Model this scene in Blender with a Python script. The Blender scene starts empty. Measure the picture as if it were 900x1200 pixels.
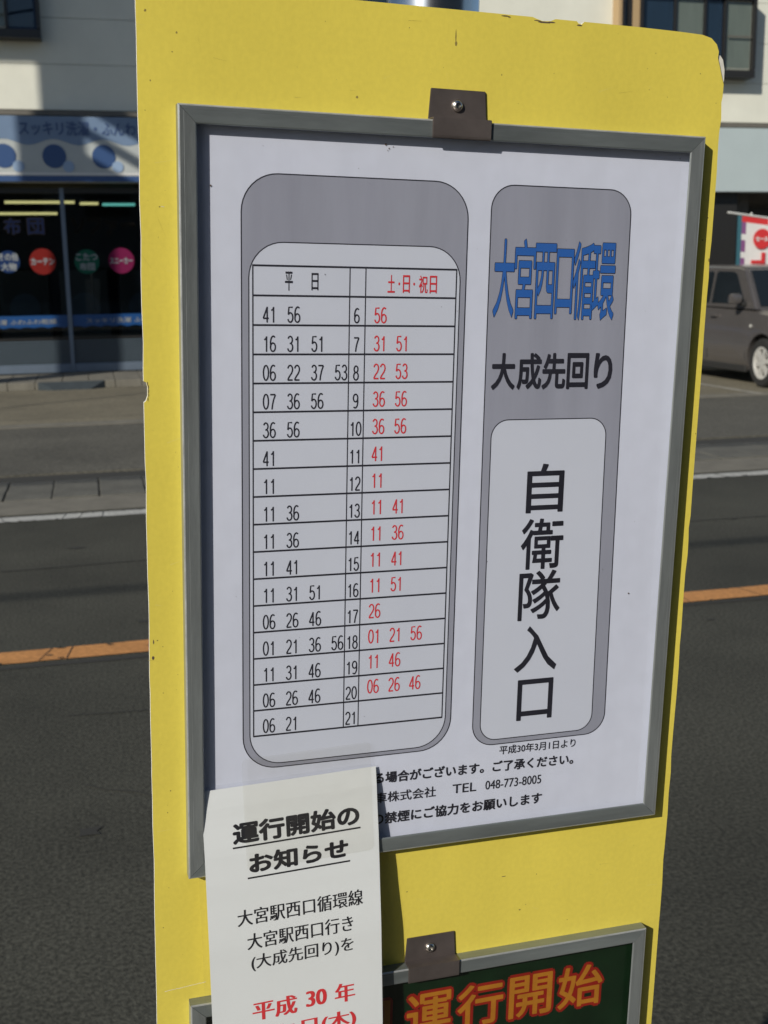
import bpy, bmesh, math, random
from mathutils import Vector, Matrix
random.seed(7)
R = math.radians
sc = bpy.context.scene
COL = sc.collection

# ------------------------------------------------------------------ camera
MR = [(0.9689353, -0.2467853, -0.0161681), (-0.0639021, -0.1866676, -0.9803427), (0.2389161, 0.9509218, -0.1966389)]
EYE = Vector((0, 0, 1.5))
cam = bpy.data.cameras.new('camera')
cam.sensor_fit = 'VERTICAL'; cam.sensor_height = 36.0; cam.sensor_width = 27.0
cam.lens = 1355 / 1200 * 36
cam.clip_start = 0.05; cam.clip_end = 3000
cam.dof.use_dof = True; cam.dof.focus_distance = 0.885; cam.dof.aperture_fstop = 16.5
camo = bpy.data.objects.new('camera', cam); COL.objects.link(camo)
camo.matrix_world = Matrix(((MR[0][0], -MR[1][0], -MR[2][0], EYE.x), (MR[0][1], -MR[1][1], -MR[2][1], EYE.y), (MR[0][2], -MR[1][2], -MR[2][2], EYE.z), (0, 0, 0, 1)))
sc.camera = camo
# ------------------------------------------------------------------ light
SUN = Vector((-1.307, -1.098, 0.906)).normalized()
elev = math.asin(SUN.z); rot = math.atan2(SUN.x, SUN.y)
world = bpy.data.worlds.new("World"); sc.world = world; world.use_nodes = True
wn = world.node_tree
sky = wn.nodes.new('ShaderNodeTexSky'); sky.sky_type = 'NISHITA'; sky.sun_disc = False
sky.sun_elevation = elev; sky.sun_rotation = rot; sky.air_density = 1.0; sky.dust_density = .5; sky.ozone_density = 3.0
bg = wn.nodes['Background']; wn.links.new(sky.outputs[0], bg.inputs[0]); bg.inputs[1].default_value = 0.063
sl = bpy.data.lights.new('sun', 'SUN'); sl.energy = 4.1; sl.angle = R(0.53); sl.color = (1.0, 0.94, 0.82)
so = bpy.data.objects.new('sun', sl); COL.objects.link(so); so.rotation_euler = SUN.to_track_quat('Z', 'Y').to_euler(); so.location = (0, 0, 30)
sc.view_settings.view_transform = 'Standard'; sc.view_settings.look = 'None'; sc.view_settings.gamma = 1
sc.view_settings.exposure = 0.10
sc.cycles.max_bounces = 8; sc.cycles.transparent_max_bounces = 16

# ------------------------------------------------------------------ materials
def mat(name, col, rough=.6, metal=0., spec=.5, noise=0., nscale=20., bump=0., bscale=80., stretch=(1, 1, 1), col2=None, coat=0., speck=0., sscale=400.):
    m = bpy.data.materials.new(name); m.use_nodes = True
    nt = m.node_tree; b = nt.nodes['Principled BSDF']
    b.inputs['Roughness'].default_value = rough; b.inputs['Metallic'].default_value = metal
    b.inputs['Specular IOR Level'].default_value = spec; b.inputs['Coat Weight'].default_value = coat
    b.inputs['Coat Roughness'].default_value = .08
    b.inputs['Base Color'].default_value = (*col, 1)
    tc = nt.nodes.new('ShaderNodeTexCoord'); mp = nt.nodes.new('ShaderNodeMapping'); mp.inputs['Scale'].default_value = stretch
    nt.links.new(tc.outputs['Object'], mp.inputs[0])
    if noise > 0 or col2:
        n = nt.nodes.new('ShaderNodeTexNoise'); n.inputs['Scale'].default_value = nscale; n.inputs['Detail'].default_value = 8; n.inputs['Roughness'].default_value = .65
        nt.links.new(mp.outputs[0], n.inputs['Vector'])
        r = nt.nodes.new('ShaderNodeMapRange'); r.inputs[1].default_value = .3; r.inputs[2].default_value = .7
        nt.links.new(n.outputs['Fac'], r.inputs[0])
        mx = nt.nodes.new('ShaderNodeMix'); mx.data_type = 'RGBA'
        c2 = col2 or tuple(min(1, c * (1 + noise)) for c in col)
        c1 = col if col2 else tuple(c * (1 - noise) for c in col)
        mx.inputs[6].default_value = (*c1, 1); mx.inputs[7].default_value = (*c2, 1)
        nt.links.new(r.outputs[0], mx.inputs[0]); last = mx.outputs[2]
        if speck > 0:
            v = nt.nodes.new('ShaderNodeTexNoise'); v.inputs['Scale'].default_value = sscale; v.inputs['Detail'].default_value = 2
            nt.links.new(tc.outputs['Object'], v.inputs['Vector'])
            r2 = nt.nodes.new('ShaderNodeMapRange'); r2.inputs[1].default_value = .35; r2.inputs[2].default_value = .7
            r2.inputs[3].default_value = 1 - speck; r2.inputs[4].default_value = 1 + speck
            nt.links.new(v.outputs['Fac'], r2.inputs[0])
            m2 = nt.nodes.new('ShaderNodeMix'); m2.data_type = 'RGBA'; m2.blend_type = 'MULTIPLY'; m2.inputs[0].default_value = 1
            cb = nt.nodes.new('ShaderNodeCombineColor')
            for k in range(3): nt.links.new(r2.outputs[0], cb.inputs[k])
            nt.links.new(last, m2.inputs[6]); nt.links.new(cb.outputs[0], m2.inputs[7]); last = m2.outputs[2]
        nt.links.new(last, b.inputs['Base Color'])
        r3 = nt.nodes.new('ShaderNodeMapRange'); r3.inputs[3].default_value = rough * .85; r3.inputs[4].default_value = min(1, rough * 1.15)
        nt.links.new(n.outputs['Fac'], r3.inputs[0]); nt.links.new(r3.outputs[0], b.inputs['Roughness'])
    if bump > 0:
        n2 = nt.nodes.new('ShaderNodeTexNoise'); n2.inputs['Scale'].default_value = bscale; n2.inputs['Detail'].default_value = 6
        nt.links.new(mp.outputs[0], n2.inputs['Vector'])
        bp = nt.nodes.new('ShaderNodeBump'); bp.inputs['Strength'].default_value = bump; bp.inputs['Distance'].default_value = .01
        nt.links.new(n2.outputs['Fac'], bp.inputs['Height']); nt.links.new(bp.outputs[0], b.inputs['Normal'])
    return m

def clear(name, tint=(1, 1, 1), haze=0., hazecol=(.8, .8, .8), rough=.03, ior=1.45, nscale=0., nstr=0., stretch=(1, 1, 1)):
    m = bpy.data.materials.new(name); m.use_nodes = True; nt = m.node_tree; nt.nodes.clear()
    out = nt.nodes.new('ShaderNodeOutputMaterial'); tr = nt.nodes.new('ShaderNodeBsdfTransparent'); tr.inputs[0].default_value = (*tint, 1)
    gl = nt.nodes.new('ShaderNodeBsdfGlossy'); gl.inputs['Roughness'].default_value = rough
    df = nt.nodes.new('ShaderNodeBsdfDiffuse'); df.inputs[0].default_value = (*hazecol, 1)
    m1 = nt.nodes.new('ShaderNodeMixShader'); m1.inputs[0].default_value = haze
    nt.links.new(tr.outputs[0], m1.inputs[1]); nt.links.new(df.outputs[0], m1.inputs[2])
    # thin clear sheet: Schlick reflectance, the same from both sides
    ge = nt.nodes.new('ShaderNodeNewGeometry'); dt = nt.nodes.new('ShaderNodeVectorMath'); dt.operation = 'DOT_PRODUCT'
    nt.links.new(ge.outputs['Incoming'], dt.inputs[0]); nt.links.new(ge.outputs['Normal'], dt.inputs[1])
    def mth(op, a, b=None):
        n_ = nt.nodes.new('ShaderNodeMath'); n_.operation = op
        nt.links.new(a, n_.inputs[0]) if not isinstance(a, float) else setattr(n_.inputs[0], 'default_value', a)
        if b is not None:
            nt.links.new(b, n_.inputs[1]) if not isinstance(b, float) else setattr(n_.inputs[1], 'default_value', b)
        return n_.outputs[0]
    f0 = ((ior - 1) / (ior + 1)) ** 2
    fac = mth('ADD', mth('MULTIPLY', mth('POWER', mth('SUBTRACT', 1.0, mth('ABSOLUTE', dt.outputs['Value'])), 5.0), 1 - f0), f0)
    m2 = nt.nodes.new('ShaderNodeMixShader'); nt.links.new(fac, m2.inputs[0])
    nt.links.new(m1.outputs[0], m2.inputs[1]); nt.links.new(gl.outputs[0], m2.inputs[2]); nt.links.new(m2.outputs[0], out.inputs[0])
    if nscale > 0:
        tc = nt.nodes.new('ShaderNodeTexCoord'); mp = nt.nodes.new('ShaderNodeMapping'); mp.inputs['Scale'].default_value = stretch
        n = nt.nodes.new('ShaderNodeTexNoise'); n.inputs['Scale'].default_value = nscale; n.inputs['Detail'].default_value = 3
        nt.links.new(tc.outputs['Object'], mp.inputs[0]); nt.links.new(mp.outputs[0], n.inputs['Vector'])
        bp = nt.nodes.new('ShaderNodeBump'); bp.inputs['Strength'].default_value = nstr; bp.inputs['Distance'].default_value = .002
        nt.links.new(n.outputs['Fac'], bp.inputs['Height']); nt.links.new(bp.outputs[0], gl.inputs['Normal']); nt.links.new(bp.outputs[0], dt.inputs[1])
        r = nt.nodes.new('ShaderNodeMapRange'); r.inputs[1].default_value = .35; r.inputs[2].default_value = .75; r.inputs[3].default_value = haze * .3; r.inputs[4].default_value = haze * 1.9
        nt.links.new(n.outputs['Fac'], r.inputs[0]); nt.links.new(r.outputs[0], m1.inputs[0])
    return m

def emit(name, col, s):
    m = bpy.data.materials.new(name); m.use_nodes = True; b = m.node_tree.nodes['Principled BSDF']
    b.inputs['Base Color'].default_value = (*col, 1); b.inputs['Emission Color'].default_value = (*col, 1); b.inputs['Emission Strength'].default_value = s
    return m

M = dict(
    yellow=mat('yellow_paint', (.72, .60, .098), .36, noise=.085, nscale=6, stretch=(1, 1, .4), bump=.015, bscale=300, speck=.025, sscale=260),
    white_edge=mat('panel_core', (.72, .70, .64), .6, noise=.15, nscale=90),
    scratch=mat('pale_scratch', (.72, .64, .26), .6),
    scratch_dark=mat('dark_scratch', (.44, .36, .07), .6),
    chip=mat('chipped_core', (.10, .07, .05), .8, noise=.4, nscale=300),
    speck=mat('dirt_speck', (.26, .20, .05), .8),
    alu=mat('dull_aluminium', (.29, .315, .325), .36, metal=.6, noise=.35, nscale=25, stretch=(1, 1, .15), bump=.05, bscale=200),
    alu_lit_edge=mat('edge_highlight', (.62, .64, .64), .3, metal=.6, noise=.2, nscale=60),  # brighter tone paints the sunlit line along the rails' outer bevel
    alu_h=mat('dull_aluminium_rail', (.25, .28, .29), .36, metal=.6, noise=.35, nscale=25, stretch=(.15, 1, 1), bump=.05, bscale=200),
    clip=mat('brown_steel', (.17, .145, .14), .5, metal=.7, noise=.15, nscale=40),
    screw=mat('bright_steel', (.62, .60, .56), .25, metal=1),
    steel=mat('stainless_post', (.55, .57, .60), .22, metal=1, noise=.08, nscale=8),
    paper=mat('printed_sheet', (.66, .70, .82), .55, noise=.04, nscale=16, stretch=(1, 1, .12), speck=.02, sscale=60),
    grey=mat('grey_print', (.315, .33, .40), .5, noise=.12, nscale=22, stretch=(1, 1, .1)),
    white_print=mat('white_print', (.61, .65, .75), .5, noise=.02, nscale=9),
    ink=mat('black_ink', (.012, .012, .018), .5),
    red=mat('red_ink', (.66, .035, .045), .5),
    blue=mat('blue_ink', (.018, .12, .44), .5),
    notice=mat('notice_paper', (.75, .785, .82), .5, noise=.02, nscale=10),
    poster=mat('green_poster', (.004, .018, .006), .4, noise=.3, nscale=30),
    poster_red=mat('poster_red', (.26, .012, .006), .45, noise=.15, nscale=60),
    poster_orange=mat('poster_orange', (.42, .165, .014), .45, noise=.12, nscale=60),
    cover=clear('clear_cover', (.97, .97, .985), haze=.014, hazecol=(.55, .55, .85), rough=.06, nscale=9, nstr=.03, stretch=(3, 1, .2)),  # streaked violet haze paints the vertical sheen reflected in the cover
    poster_cover=clear('poster_cover', (.95, .95, .95), haze=.002, hazecol=(.5, .5, .5), rough=.05, ior=1.35),
    film=clear('laminate_film', (.98, .98, .98), haze=.009, hazecol=(.8, .8, .76), rough=.08, nscale=25, nstr=.12),
    tape=clear('clear_tape', (.992, .988, .975), haze=.013, hazecol=(.70, .66, .58), rough=.10, nscale=60, nstr=.35),
    asphalt=mat('road_asphalt', (.056, .056, .046), .9, spec=.3, noise=.3, nscale=.7, bump=.35, bscale=140, speck=.42, sscale=85),
    walk=mat('sidewalk_asphalt', (.088, .084, .070), .9, noise=.2, nscale=.8, bump=.4, bscale=70, speck=.3, sscale=40),
    forecourt=mat('forecourt_concrete', (.155, .138, .098), .9, noise=.22, nscale=.7, bump=.3, bscale=60, speck=.18, sscale=25),
    kerb=mat('kerb_concrete', (.16, .15, .125), .9, noise=.2, nscale=5, bump=.4, bscale=60),
    slab=mat('ditch_concrete', (.105, .103, .090), .9, noise=.25, nscale=4, bump=.5, bscale=60),
    dark_joint=mat('dark_joint', (.03, .03, .028), .95),
    orange=mat('orange_road_paint', (.50, .23, .075), .8, noise=.12, nscale=6, speck=.15, sscale=50),
    white_road=mat('white_road_paint', (.42, .42, .40), .8, noise=.12, nscale=6, speck=.2, sscale=50),
    worn_white=mat('worn_white_paint', (.25, .24, .21), .85, noise=.35, nscale=5),
    ground=mat('ground', (.10, .095, .08), .95, noise=.2, nscale=.3),
    siding=mat('cream_siding', (.68, .68, .60), .7, noise=.05, nscale=2, bump=.1, bscale=30),
    ledge=mat('brown_ledge', (.12, .11, .095), .6, noise=.1, nscale=5),
    frame_dark=mat('dark_bronze', (.028, .027, .027), .4, metal=.3),
    frame_grey=mat('grey_aluminium', (.15, .19, .25), .4, metal=.4, noise=.06, nscale=5),
    curtain=mat('curtain', (.40, .37, .32), .9, noise=.1, nscale=4, stretch=(4, 1, .3)),
    curtain_blue=mat('blue_curtain', (.03, .055, .11), .9, noise=.2, nscale=6, stretch=(4, 1, .3)),
    glass=clear('window_glass', (.75, .80, .80), rough=.0, ior=1.5),
    shopglass=clear('shop_glass', (.62, .66, .68), rough=.0, ior=1.5),
    banner_blue=mat('banner_blue', (.15, .22, .34), .5, noise=.04, nscale=3),
    banner_grey=mat('banner_grey', (.42, .45, .45), .5, noise=.04, nscale=3),
    banner_navy=mat('banner_navy', (.03, .075, .20), .5),
    banner_text=mat('banner_faded_text', (.045, .085, .20), .6),
    banner_line=mat('banner_white', (.62, .62, .62), .5),
    banner_ring=mat('banner_pale_blue', (.26, .36, .52), .5),
    band=mat('pale_sign_band', (.42, .49, .51), .55, noise=.03, nscale=2),
    ribs=mat('frosted_panel', (.065, .09, .115), .5, noise=.05, nscale=6),
    strip=mat('blue_strip', (.006, .055, .19), .4),
    s_white=mat('sticker_white', (.24, .26, .28), .7, spec=.15),
    s_red=mat('sticker_red', (.16, .010, .008), .7, spec=.15),
    s_green=mat('sticker_green', (.008, .085, .055), .7, spec=.15),
    s_pink=mat('sticker_pink', (.14, .007, .05), .7, spec=.15),
    s_navy=mat('sticker_blue', (.008, .028, .10), .7, spec=.15),
    window_black=mat('window_black', (.005, .005, .005), .8, spec=.1),
    window_navy=mat('window_navy', (.004, .009, .035), .8, spec=.1),
    gold=mat('gold_outline', (.012, .009, .004), .8, spec=.1),
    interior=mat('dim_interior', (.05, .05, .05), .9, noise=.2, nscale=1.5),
    recess=mat('recess_tile', (.13, .12, .11), .8, noise=.15, nscale=6),
    tube_warm=emit('tube_warm', (1.0, .86, .35), 1.3),
    tube_cool=emit('tube_cool', (.22, .75, .62), 1.1),
    tapered_plate=mat('dark_plate', (.030, .040, .048), .9, noise=.2, nscale=8),
    carpaint=mat('car_paint', (.155, .143, .140), .25, metal=.55, coat=.5, noise=.05, nscale=3),
    carglass=mat('car_glass', (.012, .016, .020), .06, spec=.6),
    rubber=mat('tyre_rubber', (.015, .015, .015), .85, noise=.2, nscale=30),
    black_trim=mat('black_trim', (.02, .02, .02), .6),
    rim=mat('alloy_rim', (.72, .71, .68), .3, metal=.5),
    lamp=mat('lamp_glass', (.55, .55, .52), .1, spec=.7),
    tail=mat('tail_lens', (.35, .01, .01), .15),
    plate=mat('plate_white', (.6, .6, .58), .5),
    flag_white=mat('flag_cloth', (.68, .67, .66), .9, noise=.05, nscale=5),
    flag_red=mat('flag_red', (.60, .03, .035), .9),
    flag_teal=mat('flag_teal', (.035, .13, .17), .9),
    flag_purple=mat('flag_purple', (.22, .08, .22), .9),
    wall_dark=mat('plaster_grey', (.19, .21, .23), .9, noise=.1, nscale=2),
    wood=mat('pole_concrete', (.26, .25, .23), .9, noise=.1, nscale=4),
    wire=mat('cable_black', (.02, .02, .02), .7),
    dryer=mat('machine_enamel', (.10, .11, .12), .4),
    tan=mat('tan_trim', (.40, .28, .15), .7),
)

# ------------------------------------------------------------------ mesh helpers
class MB:
    def __init__(s): s.v = []; s.f = []; s.mi = []; s.mats = []
    def m(s, name):
        if name not in s.mats: s.mats.append(name)
        return s.mats.index(name)
    def add(s, vs, fs, mn):
        o = len(s.v); s.v += [tuple(v) for v in vs]; k = s.m(mn)
        for f in fs: s.f.append([i + o for i in f]); s.mi.append(k)
        return s
    def box(s, x0, x1, y0, y1, z0, z1, mn, bev=0):
        if bev <= 0:
            vs = [(x0, y0, z0), (x1, y0, z0), (x1, y1, z0), (x0, y1, z0), (x0, y0, z1), (x1, y0, z1), (x1, y1, z1), (x0, y1, z1)]
            return s.add(vs, [(3, 2, 1, 0), (4, 5, 6, 7), (0, 1, 5, 4), (1, 2, 6, 5), (2, 3, 7, 6), (3, 0, 4, 7)], mn)
        bm = bmesh.new(); bmesh.ops.create_cube(bm, size=1)
        for v in bm.verts: v.co = Vector(((x0 + x1) / 2 + v.co.x * (x1 - x0), (y0 + y1) / 2 + v.co.y * (y1 - y0), (z0 + z1) / 2 + v.co.z * (z1 - z0)))
        bmesh.ops.bevel(bm, geom=bm.edges[:], offset=bev, segments=2, affect='EDGES', profile=.6)
        bm.verts.index_update(); s.add([v.co[:] for v in bm.verts], [[v.index for v in f.verts] for f in bm.faces], mn); bm.free(); return s
    def tube(s, p, q, r0, mn, r1=None, n=12, cap=True):
        p = Vector(p); q = Vector(q); r1 = r0 if r1 is None else r1; d = (q - p).normalized()
        a = d.orthogonal().normalized(); b = d.cross(a); vs = []
        for c, r in ((p, r0), (q, r1)):
            for k in range(n): t = 2 * math.pi * k / n; vs.append(c + a * math.cos(t) * r + b * math.sin(t) * r)
        fs = [(k, (k + 1) % n, n + (k + 1) % n, n + k) for k in range(n)]
        if cap: fs += [tuple(range(n))[::-1], tuple(range(n, 2 * n))]
        return s.add(vs, fs, mn)
    def lathe(s, c, prof, axis, mn, n=32):
        # prof: list of (dist along axis, radius)
        c = Vector(c); d = Vector(axis).normalized(); a = d.orthogonal().normalized(); b = d.cross(a); vs = []
        for h, r in prof:
            for k in range(n): t = 2 * math.pi * k / n; vs.append(c + d * h + a * math.cos(t) * r + b * math.sin(t) * r)
        fs = []
        for j in range(len(prof) - 1):
            for k in range(n): fs.append((j * n + k, j * n + (k + 1) % n, (j + 1) * n + (k + 1) % n, (j + 1) * n + k))
        return s.add(vs, fs, mn)
    def prism(s, poly, fn, a, b, mn, side=None):
        # poly of 2d points; fn(u,v,w)->xyz ; extruded from w=a to w=b
        n = len(poly)
        s.add([fn(u, v, a) for u, v in poly], [tuple(range(n))], mn)
        s.add([fn(u, v, b) for u, v in poly], [tuple(range(n))[::-1]], side or mn)
        s.add([fn(u, v, a) for u, v in poly] + [fn(u, v, b) for u, v in poly], [(k, n + k, n + (k + 1) % n, (k + 1) % n) for k in range(n)], side or mn)
        return s
    def mesh(s, name, smooth=False, fix=True):
        me = bpy.data.meshes.new(name); me.from_pydata(s.v, [], s.f)
        for m in s.mats: me.materials.append(M[m])
        me.polygons.foreach_set('material_index', s.mi); me.update()
        if fix:
            bm = bmesh.new(); bm.from_mesh(me); bmesh.ops.remove_doubles(bm, verts=bm.verts, dist=1e-6); bmesh.ops.recalc_face_normals(bm, faces=bm.faces); bm.to_mesh(me); bm.free()
        if smooth: me.shade_smooth()
        return me
    def obj(s, name, parent=None, smooth=False, fix=True, loc=None):
        o = bpy.data.objects.new(name, s.mesh(name, smooth, fix)); COL.objects.link(o); o.parent = parent
        if smooth:
            md = o.modifiers.new('sharp', 'EDGE_SPLIT'); md.split_angle = R(35)
        if loc: o.location = loc
        return o
def tag(o, label=None, cat=None, group=None, kind=None):
    for k, v in (('label', label), ('category', cat), ('group', group), ('kind', kind)):
        if v: o[k] = v
    return o
def empty(name, loc, label, cat, group=None, rz=0):
    e = bpy.data.objects.new(name, None); COL.objects.link(e); e.location = loc; e.rotation_euler = (0, 0, rz)
    e.empty_display_size = .2
    return tag(e, label, cat, group)
def struct(name, mb, **k): return tag(mb.obj(name, **k), kind='structure')
def copy_tree(o, parent=None):
    c = o.copy(); COL.objects.link(c); c.parent = parent
    for ch in list(o.children): copy_tree(ch, c)
    return c

# ------------------------------------------------------------------ lettering
_tc = {}
def glyphs(s):
    if s in _tc: return _tc[s]
    c = bpy.data.curves.new('t', 'FONT'); c.body = s; c.resolution_u = 4
    o = bpy.data.objects.new('t', c); COL.objects.link(o)
    me = bpy.data.meshes.new_from_object(o.evaluated_get(bpy.context.evaluated_depsgraph_get()))
    vs = [(v.co.x, v.co.y) for v in me.vertices]; fs = [tuple(p.vertices) for p in me.polygons]
    COL.objects.unlink(o); bpy.data.objects.remove(o); bpy.data.curves.remove(c); bpy.data.meshes.remove(me)
    _tc[s] = (vs, fs); return _tc[s]
def text(mb, s, box, fn, h, mn, bold=0., rot=0., ring=8, serif=False, step=.008):
    """box in sheet mm (x0,y0 top,x1,y1 bottom); fn(x,y,h)->xyz; bold in em, ring of shifted copies gives rounded strokes"""
    vs, fs = glyphs(s); x0, y0, x1, y1 = box
    shifts = [(0, 0)]
    bx_, by_ = bold if isinstance(bold, tuple) else (bold, bold); bold = max(bx_, by_)
    if serif: shifts = [(-bold, 0), (-bold / 3, 0), (bold / 3, 0), (bold, 0)]
    elif bold > 0:
        shifts += [(bx_ * math.cos(2 * math.pi * k / ring), by_ * math.sin(2 * math.pi * k / ring)) for k in range(ring)]
    ax = min(v[0] for v in vs) - bx_; bx = max(v[0] for v in vs) + bx_
    b2 = 0 if serif else by_
    ay = min(v[1] for v in vs) - b2; by = max(v[1] for v in vs) + b2
    cx, cy = (x0 + x1) / 2, (y0 + y1) / 2; cr, sr = math.cos(rot), math.sin(rot)
    for k, (dx, dy) in enumerate(shifts):
        out = []
        for u, v in vs:
            X = x0 + (u + dx - ax) / (bx - ax) * (x1 - x0); Y = y1 - (v + dy - ay) / (by - ay) * (y1 - y0)
            if rot: X, Y = cx + (X - cx) * cr - (Y - cy) * sr, cy + (X - cx) * sr + (Y - cy) * cr
            out.append(fn(X, Y, h + step * k))
        mb.add(out, fs, mn)
# narrow gothic digits as pen strokes, unit box 0..1 x 0..1 (y up)
def arc(cx, cy, rx, ry, a0, a1, n=10):
    return [(cx + rx * math.cos(R(a0 + (a1 - a0) * k / n)), cy + ry * math.sin(R(a0 + (a1 - a0) * k / n))) for k in range(n + 1)]
DIG = {
 '0': [arc(.5, .5, .42, .46, 90, 450, 22)],
 '1': [[(.60, 0), (.60, .96)], [(.60, .94), (.50, .82), (.22, .74)]],
 '2': [arc(.5, .70, .40, .26, 165, -20, 12) + [(.72, .46), (.30, .22), (.10, .05)], [(.08, .04), (.92, .04)]],
 '3': [arc(.48, .74, .36, .22, 160, -80, 12) + [(.40, .52)], [(.40, .52)] + arc(.48, .28, .42, .25, 75, -165, 14)],
 '4': [[(.70, 0), (.70, .96)], [(.70, .94), (.06, .27)], [(.04, .26), (.95, .26)]],
 '5': [[(.86, .95), (.24, .95), (.14, .50)], [(.14, .50)] + arc(.48, .32, .42, .29, 140, -160, 16)],
 '6': [arc(.5, .29, .41, .26, 0, 360, 18), arc(.56, .55, .47, .42, 55, 205, 12) + [(.09, .29)]],
 '7': [[(.06, .94), (.92, .94)], [(.92, .93), (.62, .60), (.44, .28), (.36, 0)]],
 '8': [arc(.5, .74, .35, .22, 0, 360, 18), arc(.5, .27, .42, .26, 0, 360, 18)],
 '9': [arc(.5, .70, .41, .26, 0, 360, 18), arc(.44, .44, .47, .42, 235, 385, 12) + [(.91, .70)]],
}
def ribbon(mb, pts, wx, wy, fn, h, mn):
    n = len(pts)
    if n < 2: return
    L = []; Rr = []
    for i in range(n):
        a = pts[max(0, i - 1)]; b = pts[min(n - 1, i + 1)]
        dx, dy = b[0] - a[0], b[1] - a[1]; l = math.hypot(dx, dy) or 1; nx, ny = -dy / l, dx / l
        L.append((pts[i][0] + nx * wx / 2, pts[i][1] + ny * wy / 2)); Rr.append((pts[i][0] - nx * wx / 2, pts[i][1] - ny * wy / 2))
    mb.add([fn(x, y, h) for x, y in L] + [fn(x, y, h) for x, y in Rr], [(i, i + 1, n + i + 1, n + i) for i in range(n - 1)], mn)
def digits(mb, s, x, y0, w, H, adv, fn, h, mn, th=1.12):
    for k, ch in enumerate(s):
        for st, path in enumerate(DIG[ch]):
            ribbon(mb, [(x + k * adv + u * w, y0 + (1 - v) * H) for u, v in path], th * .88, th, fn, h + st * .012, mn)
def rrect(x0, y0, x1, y1, r, n=10):
    P = []
    for cx, cy, a in ((x1 - r, y0 + r, -90), (x1 - r, y1 - r, 0), (x0 + r, y1 - r, 90), (x0 + r, y0 + r, 180)):
        for k in range(n + 1): t = R(a + 90 * k / n); P.append((cx + r * math.cos(t), cy + r * math.sin(t)))
    return P
def flat(mb, poly, fn, h, mn):
    mb.add([fn(x, y, h) for x, y in poly], [tuple(range(len(poly)))], mn)
def outline(mb, poly, w, fn, h, mn):
    n = len(poly); A = []; B = []
    for i in range(n):
        a = poly[i - 1]; b = poly[(i + 1) % n]; dx, dy = b[0] - a[0], b[1] - a[1]; l = math.hypot(dx, dy) or 1
        nx, ny = -dy / l * w / 2, dx / l * w / 2; A.append((poly[i][0] + nx, poly[i][1] + ny)); B.append((poly[i][0] - nx, poly[i][1] - ny))
    mb.add([fn(x, y, h) for x, y in A + B], [(i, (i + 1) % n, n + (i + 1) % n, n + i) for i in range(n)], mn)

# ================================================================== SETTING
# ground sheets, each about 4 mm above the one below
struct('ground', MB().box(-400, 400, -400, 400, -.30, -.16, 'ground'))
def grid_sheet(x0, x1, y0, y1, z, mn, th=.1):
    return MB().box(x0, x1, y0, y1, z - th, z, mn)
struct('road', grid_sheet(-120, 120, 1.25, 7.95, 0, 'asphalt', .15))
pv = MB().box(-120, 120, -5.0, 1.10, -.15, .13, 'walk'); struct('near_pavement', pv)
kb = struct('near_kerb', MB().box(-120, 120, 1.10, 1.25, -.15, .135, 'kerb', ))
def painted_line(name, y0, y1, mn):
    m = MB(); P = []; xx = -9.0
    while xx < 17: P.append((xx, random.uniform(-.002, .002), random.uniform(-.002, .002))); xx += random.uniform(.02, .09)
    n_ = len(P); m.box(-120, P[0][0], y0, y1, .001, .004, mn); m.box(P[-1][0], 120, y0, y1, .001, .004, mn)
    m.add([(a, y0 + b, .004) for a, b, c in P] + [(a, y1 + c, .004) for a, b, c in P], [(i, i + 1, n_ + i + 1, n_ + i) for i in range(n_ - 1)], mn)
    for i in range(220):   # bare patches where the paint has worn through
        a = random.uniform(-3, 8); b = random.choice((random.uniform(y0, y1), y0 + abs(random.gauss(0, .01)), y1 - abs(random.gauss(0, .01)))); r = random.uniform(.003, .012)
        m.add([(a + r * random.uniform(.5, 2.4) * math.cos(t), b + r * random.uniform(.4, 1.1) * math.sin(t), .0062) for t in [k * math.pi / 3.5 for k in range(7)]], [tuple(range(7))], 'asphalt')
    for i in range(26):    # hairline cracks across the paint
        a = random.uniform(-3, 8); w = .004; d = random.uniform(-.06, .06)
        m.add([(a, y0, .0066), (a + w, y0, .0066), (a + d + w, y1, .0066), (a + d, y1, .0066)], [(0, 1, 2, 3)], 'dark_joint')
    struct(name, m, fix=False)
painted_line('orange_centre_line', 4.705, 4.865, 'orange')
painted_line('white_edge_line', 7.70, 7.86, 'white_road')
struct('gutter', MB().box(-120, 120, 7.95, 8.47, -.15, .002, 'kerb').box(-120, 120, 8.47, 9.34, -.15, -.035, 'dark_joint'))
gut = bpy.data.objects['gutter']
sb = MB().box(-.163, .163, -.195, .195, -.03, .012, 'slab', bev=.008)
sb2 = MB().box(-.163, .163, -.2, .2, -.03, .006, 'slab', bev=.008)
smesh = sb.mesh('ditch_slab'); smesh2 = sb2.mesh('ditch_slab')
k = 0
for i in range(-12, 34):
    for r_, (yy, me) in enumerate(((8.675, smesh), (9.085, smesh2))):
        o = bpy.data.objects.new('ditch_slab', me); COL.objects.link(o); o.parent = gut
        o.location = (.18 + i * .334 + random.uniform(-.003, .003), yy, random.uniform(-.004, .004)); o.rotation_euler = (random.uniform(-.008, .008), random.uniform(-.008, .008), random.uniform(-.008, .008))
fs_ = MB()
for i in list(range(-90, -12)) + list(range(34, 120)):
    for yy in (8.675, 9.085): fs_.box(.18 + i * .334 - .163, .18 + i * .334 + .163, yy - .195, yy + .195, -.03, .01, 'slab')
tag(fs_.obj('far_ditch_slabs', gut), kind='stuff')
struct('sidewalk_edge_strip', MB().box(-120, 120, 9.34, 9.62, -.15, -.006, 'dark_joint'))
struct('sidewalk', MB().box(-120, 120, 9.62, 12.85, -.15, .012, 'walk'))
struct('forecourt_edge_strip', MB().box(-120, 120, 12.85, 13.12, -.15, .022, 'kerb'))
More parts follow.
